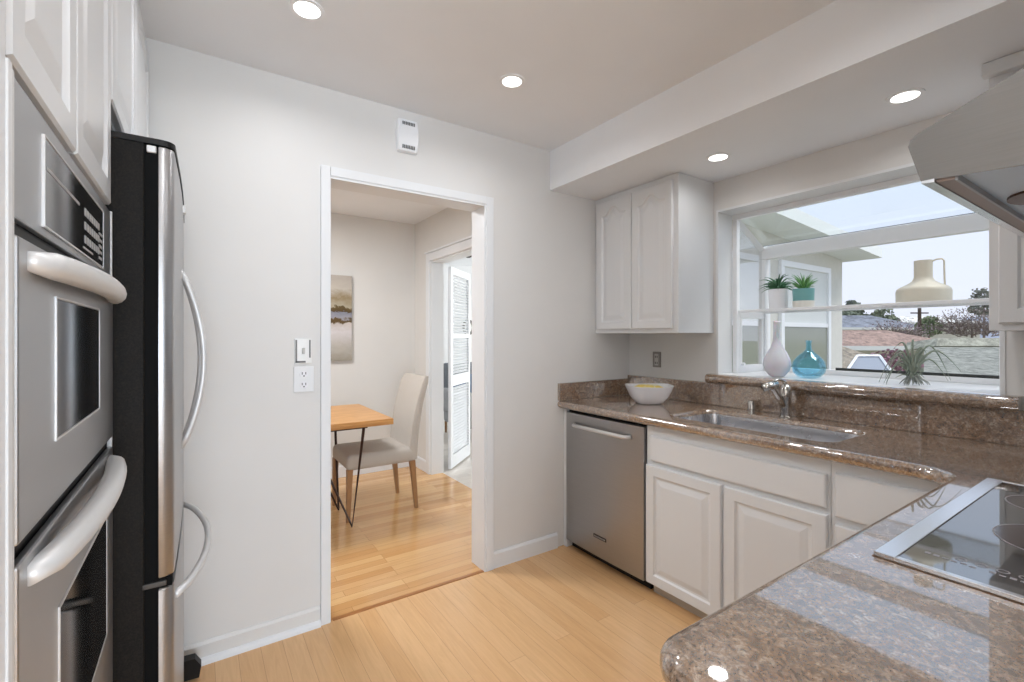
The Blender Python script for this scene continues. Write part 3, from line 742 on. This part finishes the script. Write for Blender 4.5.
p = pos(m); sx = N(m, 'ShaderNodeSeparateXYZ'); g = N(m, 'ShaderNodeNewGeometry'); L(m, g.outputs['Position'], sx.inputs[0])
nz = noise(m, pos(m, (5, 5, 9)), 1.6, 6, .7, .8); ad = N(m, 'ShaderNodeMath'); ad.operation = 'MULTIPLY_ADD'; ad.inputs[1].default_value = .16
L(m, nz, ad.inputs[0]); L(m, sx.outputs[2], ad.inputs[2])
mr = N(m, 'ShaderNodeMapRange'); L(m, ad.outputs[0], mr.inputs[0]); mr.inputs[1].default_value = 1.17; mr.inputs[2].default_value = 1.96
basec(m, ramp(m, mr.outputs[0], [(.0, lin((150, 144, 130))), (.18, lin((178, 172, 164))), (.34, lin((206, 200, 200))), (.435, lin((190, 180, 172))), (.45, lin((84, 64, 28))), (.485, lin((88, 68, 32))), (.50, lin((150, 148, 156))), (.57, lin((126, 128, 140))), (.582, lin((78, 58, 24))), (.625, lin((96, 78, 40))), (.64, lin((168, 158, 138))), (.74, lin((142, 124, 92))), (.84, lin((188, 180, 168))), (1., lin((176, 166, 156)))]))
Box(-1.95, -1.317, 2.216, 2.249, 1.092, 1.882, bev=.002).build('canvas', m, PT)

# louvered door in the side room
LD = thing('louvered_door', (-.474, 1.86, 0), 'white louvered folding door standing open beyond the dining room', 'door')
p0 = Vector((-.470, 1.875, 0)); p1 = Vector((-.04, 2.275, 0)); d = (p1 - p0); wd = d.length; ang = math.atan2(d.y, d.x)
T = Matrix.Translation(p0) @ Matrix.Rotation(ang, 4, 'Z')
b = MB()
for a, c in ((0, .05), (wd - .05, wd)): b.box(a, c, -.016, .016, .015, 2.0, T=T)
for a, c in ((.015, .14), (.82, .93), (1.30, 1.34), (1.93, 2.0)): b.box(.05, wd - .05, -.015, .015, a, c, T=T)
b.build('door_frame', M['louver'], LD)
b = MB()
for lo, hi in ((.15, .82), (.94, 1.30), (1.345, 1.925)):
    z = lo + .012
    while z < hi - .01:
        b.box(.048, wd - .048, -.014, .014, -.0035, .0035, T=T @ Matrix.Translation((0, 0, z)) @ Matrix.Rotation(math.radians(38), 4, 'X')); z += .030
b.build('louver_slats', M['louver'], LD)
# glimpses through the open door
AR = thing('armchair', (.62, 3.2, 0), 'grey armchair glimpsed past the open louvered door', 'armchair')
rbox(.25, 1.0, 2.85, 3.55, .15, .45, .05).build('seat', M['grey_cloth'], AR)
rbox(.25, 1.0, 3.45, 3.65, .30, .95, .06).build('backrest', mat('slate_cloth', (120, 124, 130), .9), AR)
for x in (.22, .93): rbox(x, x + .12, 2.85, 3.6, .30, .62, .04).build('armrest', M['grey_cloth'], AR)
for x in (.30, .95):
    for y in (2.92, 3.55): MB().tube([(x, y, .16), (x, y, 0)], [.02, .014], 8).build('leg', M['chair_wood'], AR)
CU = rbox(.32, .70, 3.25, 3.44, .455, .80, .07).build('cushion', M['blue_cloth'], origin=(.51, 3.35, .455)); tag(CU, 'dark blue cushion on the grey armchair beyond the doorway', 'cushion')
WO = thing('round_mirror', (1.2, 4.4, 1.45), 'small dark round frame on the white wall past the louvered door', 'mirror')
b = MB()
A = [2 * PI * k / 24 for k in range(24)]
b.loops([[(1.10 + r * math.cos(t), y, 1.46 + r * 1.3 * math.sin(t)) for t in A] for r, y in ((.10, 4.398), (.10, 4.375), (.075, 4.37), (.075, 4.39))], False, False); b.build('mirror_frame', M['bronze'], WO)
MB().loops([[(1.10 + r * math.cos(t), y, 1.46 + r * 1.3 * math.sin(t)) for t in A] for r, y in ((.078, 4.395), (.078, 4.388))]).build('mirror_glass', mat('mirror', (210, 212, 214), .05, 1.0), WO)
PD = thing('ceiling_lamp', (.35, 3.0, 2.46), 'small dark ceiling lamp glimpsed at the top of the far doorway', 'ceiling light')
MB().lathe([(.05, 0), (.05, -.02), (.02, -.03), (.02, -.07), (.06, -.10), (.06, -.12), (.02, -.14)], .35, 3.0, 20, 2.46).build('lamp_body', M['bronze'], PD)

# ================================================================== ITEMS ON COUNTER / WINDOW
BW = thing('serving_bowl', (-.27, -.395, .914), 'white ceramic boat-shaped bowl with yellow inside on the counter corner', 'bowl')
def sq(cx, cy, a, b_, z, e=3.0, n=40, rot=-TH, dip=0.):
    o = []
    for k in range(n):
        t = 2 * PI * k / n; c_, s_ = math.cos(t), math.sin(t)
        x = a * math.copysign(abs(c_) ** (2 / e), c_); y = b_ * math.copysign(abs(s_) ** (2 / e), s_)
        o.append((cx + x * math.cos(rot) - y * math.sin(rot), cy + x * math.sin(rot) + y * math.cos(rot), z + dip * (x / a) ** 2))
    return o
cx, cy = -.270, -.395
b = MB()
b.loops([sq(cx, cy, .066, .058, .9145), sq(cx, cy, .078, .068, .921), sq(cx, cy, .108, .096, .958), sq(cx, cy, .131, .118, 1.008, dip=.004), sq(cx, cy, .136, .122, 1.019, dip=.006), sq(cx, cy, .132, .118, 1.020, dip=.006),
         sq(cx, cy, .127, .113, 1.008, dip=.004), sq(cx, cy, .104, .092, .962), sq(cx, cy, .074, .064, .930)])
b.build('bowl_shell', M['ceramic'], BW, smooth=True, auto=60)
b = MB(); b.loops([sq(cx, cy, .110, .098, .975), sq(cx, cy, .116, .103, .990, dip=.003), sq(cx, cy, .10, .09, 1.003), sq(cx, cy, .06, .055, 1.022), sq(cx, cy, .01, .01, 1.026)])
b.build('yellow_filling', M['yellow'], BW, smooth=True)
o = MB().lathe([(.024, 0), (.038, .008), (.058, .035), (.067, .065), (.063, .095), (.048, .130), (.030, .160), (.021, .190), (.017, .235), (.018, .290), (.020, .300), (.016, .300), (.013, .29), (.012, .20)], .060, -.978, 36, SILL).build('bottle_vase', M['milk'], origin=(.06, -.978, SILL), smooth=True)
tag(o, 'white teardrop bottle vase on the window sill behind the faucet', 'vase')
o = MB().lathe([(.030, 0), (.052, .006), (.072, .028), (.078, .056), (.072, .086), (.052, .112), (.026, .134), (.014, .150), (.012, .180), (.016, .195), (.013, .195), (.010, .180), (.011, .150), (.022, .131), (.048, .109), (.067, .086), (.073, .056), (.067, .031), (.049, .012), (.02, .010)], .135, -1.102, 36, SILL + .001).build('bottle_vase', M['blue_glass'], origin=(.135, -1.11, SILL), smooth=True)
tag(o, 'round aqua blue glass bottle vase on the window sill', 'vase')

# glass shelf
ZS = 1.470
SH = thing('window_shelf', (.30, -1.25, ZS), 'clear glass shelf with white edge spanning the garden window', 'shelf')
Box(.165, .455, Y0 + .02, Y1 - .035, ZS - .008, ZS, bev=.001).build('glass_plate', M['pane'], SH)
b = MB(); b.box(.158, .168, Y0 + .013, Y1 - .03, ZS - .014, ZS + .002, bev=.002); b.box(.448, .458, Y0 + .05, Y1 - .05, ZS - .012, ZS + .001, bev=.002); b.build('shelf_edge', M['vinyl'], SH)
def spiky(b, cx, cy, z, n, ln, r_, droop, spread=1.0, up=.5):
    for k in range(n):
        a = 2 * PI * k / n * 2.4 + random.uniform(-.3, .3); l = ln * random.uniform(.7, 1.1); e_ = up * random.uniform(.5, 1.5)
        P = []; R = []
        for i in range(7):
            s_ = i / 6; rad = spread * l * s_ * math.cos(e_ * (1 - .3 * s_)); h = l * math.sin(e_) * s_ * 1.6 - droop * l * s_ * s_
            P.append((cx + math.cos(a) * rad, cy + math.sin(a) * rad, z + h)); R.append(max(.0008, r_ * (1 - s_ ** 1.6)))
        b.tube(P, R, 5)
POT = thing('potted_aloe', (.30, -.866, ZS), 'spiky green aloe in a white pot on the glass shelf', 'plant')
MB().lathe([(.042, 0), (.048, .01), (.052, .115), (.052, .120), (.047, .120), (.046, .108), (.0, .106)], .30, -.866, 28, ZS).build('pot', M['ceramic'], POT, smooth=True, auto=50)
MB().lathe([(.046, 0), (.045, .004), (.0, .005)], .30, -.866, 20, ZS + .104).build('soil', M['soil'], POT)
b = MB(); spiky(b, .30, -.866, ZS + .108, 40, .125, .0065, .85, 1.0, 1.0); b.build('leaves', M['leaf'], POT, smooth=True)
PO2 = thing('potted_succulent', (.30, -1.0, ZS), 'small green leafy plant in a teal and white pot on the glass shelf', 'plant')
MB().lathe([(.046, 0), (.050, .005), (.054, .112), (.049, .112), (.048, .10), (.0, .098)], .305, -1.0, 28, ZS).build('pot', M['teal'], PO2, smooth=True, auto=50)
MB().lathe([(.0515, .001), (.0545, .044), (.050, .044)], .305, -1.0, 28, ZS).build('pot_base_band', mat('cream_glaze', (226, 222, 212), .4), PO2, smooth=True, auto=50)
b = MB(); spiky(b, .305, -1.0, ZS + .10, 46, .080, .005, .45, 1.1, 1.0); b.build('leaves', M['leaf2'], PO2, smooth=True)
JG = thing('jug_vase', (.30, -1.523, ZS), 'beige bottle-necked metal jug with thin tall handle on the glass shelf', 'jug')
MB().lathe([(.092, 0), (.100, .004), (.101, .055), (.098, .066), (.088, .076), (.058, .092), (.042, .104), (.035, .118), (.034, .125), (.034, .200), (.030, .200), (.030, .12)], .30, -1.523, 40, ZS).build('jug_body', M['beige_metal'], JG, smooth=True, auto=50)
MB().tube([(.30, -1.552, ZS + .192), (.30, -1.570, ZS + .200), (.30, -1.590, ZS + .200), (.30, -1.597, ZS + .190), (.30, -1.598, ZS + .12), (.30, -1.599, ZS + .09), (.30, -1.599, ZS + .064)], .0038, 8).build('handle', M['beige_metal'], JG, smooth=True)
# air plant
AP = thing('air_plant', (.14, -1.53, SILL), 'curly silvery green air plant on the window sill', 'plant')
b = MB(); cx, cy, z0 = .13, -1.53, SILL + .045
# (reach across, rise, drop at the tip, depth drift)
blades = [(.15, .145, -.02, .02), (.135, .12, .02, -.04), (-.10, .10, -.04, .03), (-.115, .075, -.06, -.02), (-.09, .12, .0, .01), (-.06, .06, -.05, .05), (.055, .13, .09, .0),
          (.03, .16, .15, .03), (-.03, .13, .10, -.03), (.07, .09, .03, .05), (-.05, .15, .12, .02), (.10, .08, -.02, -.03), (-.08, .05, -.06, .04), (.02, .12, .11, -.04), (-.12, .11, -.01, -.03)]
for rx_, rise, tip, dy in blades:
    P = []; R = []
    for i in range(14):
        s_ = i / 13; h = rise * math.sin(min(1, s_ * 1.5) * PI / 2) * (1 if s_ < .67 else 1) + (tip - rise) * max(0, (s_ - .45) / .55) ** 1.8
        rr_ = rx_ * (s_ ** 1.25)
        P.append((cx + rr_ * .56 + dy * s_ * .8, cy - rr_ * .83 + dy * s_, z0 + h)); R.append(max(.0008, .0064 * (1 - s_ ** 1.6)))
    b.tube(P, R, 6)
for k in range(26):
    a = random.uniform(0, 2 * PI); l = random.uniform(.03, .07); h = random.uniform(.0, .06)
    b.tube([(cx, cy, z0), (cx + .6 * l * math.cos(a), cy + .6 * l * math.sin(a), z0 + h), (cx + l * math.cos(a), cy + l * math.sin(a), z0 + h * .6 - .015)], [.004, .003, .0008], 5)
b.build('leaves', M['airplant'], AP, smooth=True)
b = MB()
for k in range(26):
    a = random.uniform(0, 2 * PI); l = random.uniform(.02, .07)
    b.tube([(cx, cy, z0 + .01), (cx + .4 * l * math.cos(a), cy + .4 * l * math.sin(a), z0 - .01), (cx + .8 * l * math.cos(a) + .005, cy + .8 * l * math.sin(a), z0 - .028), (cx + l * math.cos(a), cy + l * math.sin(a), SILL + .003)], [.005, .003, .0025, .001], 5)
b.build('roots', mat('dried_roots', (150, 154, 148), .9), AP, smooth=True)

# ================================================================== OUTSIDE
def at(px, py, k):
    t = (px - 512) / F; u = (HY - py) / F; s_, c_ = math.sin(TH), math.cos(TH)
    return CAM + Vector((s_ + t * c_, c_ - t * s_, u)) * k
gm = mat('yard_ground', (128, 132, 108), .95); basec(gm, ramp(gm, noise(gm, pos(gm), .3, 6), [(.35, lin((110, 112, 92))), (.65, lin((160, 158, 136)))]))
o = MB().box(WT + .05, 400, -250, 300, -3.2, -3.0).build('ground', gm); o['kind'] = 'structure'
# wing windows
def ext_window(x0, x1, z0, z1, lower, name):
    r0 = sroot(name, ((x0 + x1) / 2, .5, z0))
    b = MB(); f = .07
    b.box(x0, x0 + f, .46, .5, z0 + .03, z1 - f); b.box(x1 - f, x1, .46, .5, z0 + .03, z1 - f); b.box(x0, x1, .46, .5, z1 - f, z1, bev=.004); b.box(x0, x1, .45, .5, z0 - .03, z0 + .03, bev=.004)
    zm = (z0 + z1) / 2 - .03; b.box(x0 + f, x1 - f, .468, .5, zm, zm + .05)
    b.build('window_frame', M['vinyl'], r0)
    Box(x0 + f, x1 - f, .485, .495, zm + .05, z1 - f).build('upper_pane', M['ext_glass'], r0)
    Box(x0 + f, x1 - f, .480, .490, z0 + .03, zm).build('lower_pane', lower, r0)
ext_window(3.05, 4.32, .72, 2.20, M['dark_glass'], 'window_2')
ext_window(1.95, 2.80, .72, 2.20, M['dark_glass'], 'window_3')

def hip_roof(name, cx, cy, lx, ly, z0, h, rot, roofm, wallm, label, wall_h=2.6, over=.4, ridge=.35, fascia=True, wins=0):
    r0 = thing(name, (cx, cy, z0 - wall_h), label, 'building')
    T = Matrix.Translation((cx, cy, z0)) @ Matrix.Rotation(rot, 4, 'Z')
    tv = lambda x, y, z: T @ Vector((x, y, z))
    a, b_ = lx / 2, ly / 2; q = ridge * a
    MB().loops([[tv(-a, -b_, 0), tv(a, -b_, 0), tv(a, b_, 0), tv(-a, b_, 0)], [tv(-q, -.05, h), tv(q, -.05, h), tv(q, .05, h), tv(-q, .05, h)]]).build('roof', roofm, r0)
    MB().box(-a - .03, a + .03, -b_ - .03, b_ + .03, -.22, 0, T=T).build('fascia', mat('fascia_white', (226, 224, 220), .6), r0)
    MB().box(-a + over, a - over, -b_ + over, b_ - over, -wall_h, -.2, T=T).build('walls', wallm, r0)
    for k in range(wins):
        u = -a + over + (k + .5) * (2 * a - 2 * over) / wins
        MB().box(u - .55, u + .55, -b_ + over - .05, -b_ + over + .02, -1.5, -.45, T=T).build('window', M['dark_glass'], r0)
    return r0
def shingle(name, rgb, sc=6):
    m = mat(name, rgb, .9); c = lin(rgb); n = noise(m, pos(m), sc, 5, .8)
    basec(m, ramp(m, n, [(.35, tuple(v * .45 for v in c[:3]) + (1,)), (.62, tuple(min(1, v * 1.4) for v in c[:3]) + (1,))])); return m
pale = mat('pale_stucco', (196, 190, 176), .9)
# pink-brown hip roof, ~26 m away
p = at(864, 345, 26)
hip_roof('neighbour_house', p.x, p.y, 6.6, 5.5, p.z, .82, -TH - .05, shingle('terracotta_shingle', (150, 126, 116), 3), pale, 'single storey house with faded pink-brown hip roof seen through the garden window', wins=4)
# grey roof slope at right, nearer
gr = shingle('grey_shingle', (132, 133, 126), 7)
A = [at(925, 346, 9), at(1075, 350, 9), at(1075, 420, 5.2), at(925, 400, 5.2)]
RG = thing('neighbour_shed', tuple((A[0] + A[2]) / 2 - Vector((0, 0, 2.5))), 'grey shingled roof of the low building just outside the window, right side', 'building')
A = [at(924, 347, 9), at(1100, 347, 9), at(1100, 420, 5.0), at(924, 404, 5.0)]
MB().loops([A, [q - Vector((0, 0, .18)) for q in A]]).build('roof_slope', gr, RG)
B = [at(938, 338, 9.2), at(1100, 338, 9.2), at(1100, 346, 9), at(936, 346, 9)]
MB().loops([B, [q + Vector((.4, .6, -.1)) for q in B]]).build('ridge_cap', shingle('mossy_ridge', (150, 149, 136), 4), RG)
bb = MB(); c0 = (A[0] + A[1] + A[2] + A[3]) / 4
inn = [c0 + (q - c0) * .93 for q in A]
bb.loops([[q - Vector((0, 0, .15)) for q in inn], [Vector((q.x, q.y, -3)) for q in inn]]); bb.build('walls', pale, RG)
# blue grey roof with white trim (small, nearer), brown gable beside it
S1 = thing('garden_shed', tuple(at(868, 372, 12) - Vector((0, 0, 2))), 'small hipped blue-grey roof with white trim below the pink-brown roof', 'building')
K = 12
front = [at(840, 382, K - 1.2), at(900, 385, K - 1.2), at(880, 357, K + .6), at(857, 357, K + .6)]
MB().loops([front, [q - Vector((0, 0, .1)) for q in front]]).build('roof', mat('blue_grey_roof', (140, 146, 158), .6), S1)
b = MB()
for i in (1, 2, 3): b.tube([front[i] + Vector((0, 0, .03)), front[(i + 1) % 4] + Vector((0, 0, .03))], .035, 4)
b.build('roof_trim', M['vinyl'], S1)
cc = sum(front, Vector()) / 4; inn = [cc + (q - cc) * .9 for q in front]
MB().loops([[q - Vector((0, 0, .09)) for q in inn], [Vector((q.x, q.y, -3)) for q in inn]]).build('walls', pale, S1)
K = 16
G = [at(800, 380, K - 2), at(905, 376, K - 2), at(872, 356, K + 1), at(842, 346, K + 1.5), at(800, 340, K + 1.5)]
S2 = thing('neighbour_garage', tuple(at(850, 376, K) - Vector((0, 0, 2))), 'sloping brown-grey roof at the left edge of the view behind the small shed', 'building')
MB().loops([G, [q - Vector((0, 0, .15)) for q in G]]).build('roof', shingle('brown_shingle', (140, 130, 116), 5), S2)
cc = sum(G, Vector()) / 5; inn = [cc + (q - cc) * .9 for q in G]
MB().loops([[q - Vector((0, 0, .14)) for q in inn], [Vector((q.x, q.y, -3)) for q in inn]]).build('walls', pale, S2)
# distant houses
for (px, py, k, lx, ly, h, col, lab) in ((855, 328, 48, 9, 7, 1.3, (120, 124, 134), 'distant house with blue-grey roof left of the pole'),
                                    (912, 323, 70, 14, 8, 1.0, (206, 204, 200), 'distant pale flat building beside the utility pole'),
                                    (884, 329, 105, 12, 7, 1.8, (168, 160, 162), 'distant house with dull mauve roof between the trees'),
                                    ):
    p = at(px, py, k); hip_roof('distant_house', p.x, p.y, lx, ly, p.z, h, -TH, shingle('roof_' + lab[:22], col, 1), pale, lab, wall_h=max(2.5, p.z + 3))
# utility pole
p = at(919.5, 333, 38); PL = thing('utility_pole', (p.x, p.y, -3), 'wooden utility pole with crossarm in the distance', 'pole')
MB().tube([(p.x, p.y, -3), (p.x, p.y, at(919, 308, 38).z)], [.17, .12], 8).build('pole', mat('pole_wood', (84, 70, 60), .9), PL)
zc_ = at(919, 313, 38).z; MB().box(-.7, .7, -.05, .05, -.05, .05, T=Matrix.Translation((p.x, p.y, zc_)) @ Matrix.Rotation(-TH, 4, 'Z')).build('crossarm', bpy.data.materials['pole_wood'], PL)
# vegetation
def leafy(name, px, py0, py1, k, wpx, col, label, nleaf=900, bare=False, shape=1.0):
    top = at(px, py0, k); base = at(px, py1, k); hgt = top.z - base.z; rad = wpx / 2 * k / F
    g = -3.0
    r0 = thing(name, (base.x, base.y, g), label, 'tree' if 'tree' in name else 'shrub')
    mt = mat('bark_' + label[:20], (128, 114, 108), .95)
    b = MB(); b.tube([(base.x, base.y, g), (base.x, base.y, base.z + hgt * .5)], [.12 + .03 * hgt, .05], 6)
    rnd = random.Random(int(px * 7 + py0)); cz = (top.z + base.z) / 2
    if bare:
        for i in range(150):
            a = rnd.uniform(0, 2 * PI); e_ = rnd.uniform(.1, 1.4); l = rnd.uniform(.5, 1.0)
            s0 = Vector((base.x, base.y, base.z + rnd.uniform(0, .35) * hgt)) + Vector((rnd.uniform(-.5, .5) * rad, rnd.uniform(-.5, .5) * rad, 0))
            d_ = Vector((math.cos(a) * rad * math.cos(e_), math.sin(a) * rad * math.cos(e_), hgt * .75 * math.sin(e_))) * l
            b.tube([s0, s0 + d_ * .5 + Vector((0, 0, .04 * hgt)), s0 + d_], [.0011 * k, .0008 * k, .0004 * k], 3)
    b.build('trunk', mt, r0)
    bm = bmesh.new()
    for i in range(nleaf):
        while True:
            q = Vector((rnd.uniform(-1, 1), rnd.uniform(-1, 1), rnd.uniform(-1, 1)))
            if q.length < 1: break
        q = q.normalized() * q.length ** .6
        lump = 1 + .22 * math.sin(q.x * 5 + px) * math.cos(q.y * 4 + py0) + .12 * math.sin(q.z * 9)
        c_ = Vector((base.x + q.x * rad * lump, base.y + q.y * rad * lump, cz + q.z * hgt / 2 * lump))
        sz = rnd.uniform(.5, 1.2) * (.0016 if bare else .0034) * k
        n1 = Vector((rnd.uniform(-1, 1), rnd.uniform(-1, 1), rnd.uniform(-1, 1))).normalized(); n2 = n1.orthogonal().normalized(); n3 = n1.cross(n2)
        bm.faces.new([bm.verts.new(c_ + v * sz) for v in (n2, n3, -n2, -n3)])
    b = MB(); b.add(bm)
    lm = mat('foliage_' + label[:20], col, .9); c = lin(col)
    basec(lm, ramp(lm, noise(lm, pos(lm), 40 / k, 4), [(.3, tuple(v * .55 for v in c[:3]) + (1,)), (.7, tuple(min(1, v * 1.2) for v in c[:3]) + (1,))]))
    b.build('foliage', lm, r0)
    return r0
leafy('tree', 854, 311, 330, 55, 30, (122, 130, 110), 'grey-green tree at the left of the view beyond the roofs')
leafy('tree', 882, 310, 334, 62, 26, (120, 128, 104), 'olive green tree standing just behind the pink-brown roof')
leafy('tree', 929, 318, 336, 42, 20, (122, 134, 98), 'green tree right beside the utility pole')
leafy('tree', 972, 308, 337, 34, 62, (158, 144, 138), 'wide bare brown tree behind the grey roof', 1500, True)
leafy('tree', 898, 320, 344, 34, 50, (158, 140, 144), 'bare mauve tree behind the pink-brown roof', 900, True)
leafy('tree', 984, 290, 316, 60, 24, (140, 140, 128), 'pale tall tree rising above the shelf line at right')
leafy('tree', 852, 302, 322, 90, 16, (134, 142, 130), 'faint hazy tree top at the left horizon')
leafy('flowering_shrub', 893, 352, 380, 17, 46, (160, 120, 132), 'pinkish mauve shrub in front of the house wall', 1300)
# far hills
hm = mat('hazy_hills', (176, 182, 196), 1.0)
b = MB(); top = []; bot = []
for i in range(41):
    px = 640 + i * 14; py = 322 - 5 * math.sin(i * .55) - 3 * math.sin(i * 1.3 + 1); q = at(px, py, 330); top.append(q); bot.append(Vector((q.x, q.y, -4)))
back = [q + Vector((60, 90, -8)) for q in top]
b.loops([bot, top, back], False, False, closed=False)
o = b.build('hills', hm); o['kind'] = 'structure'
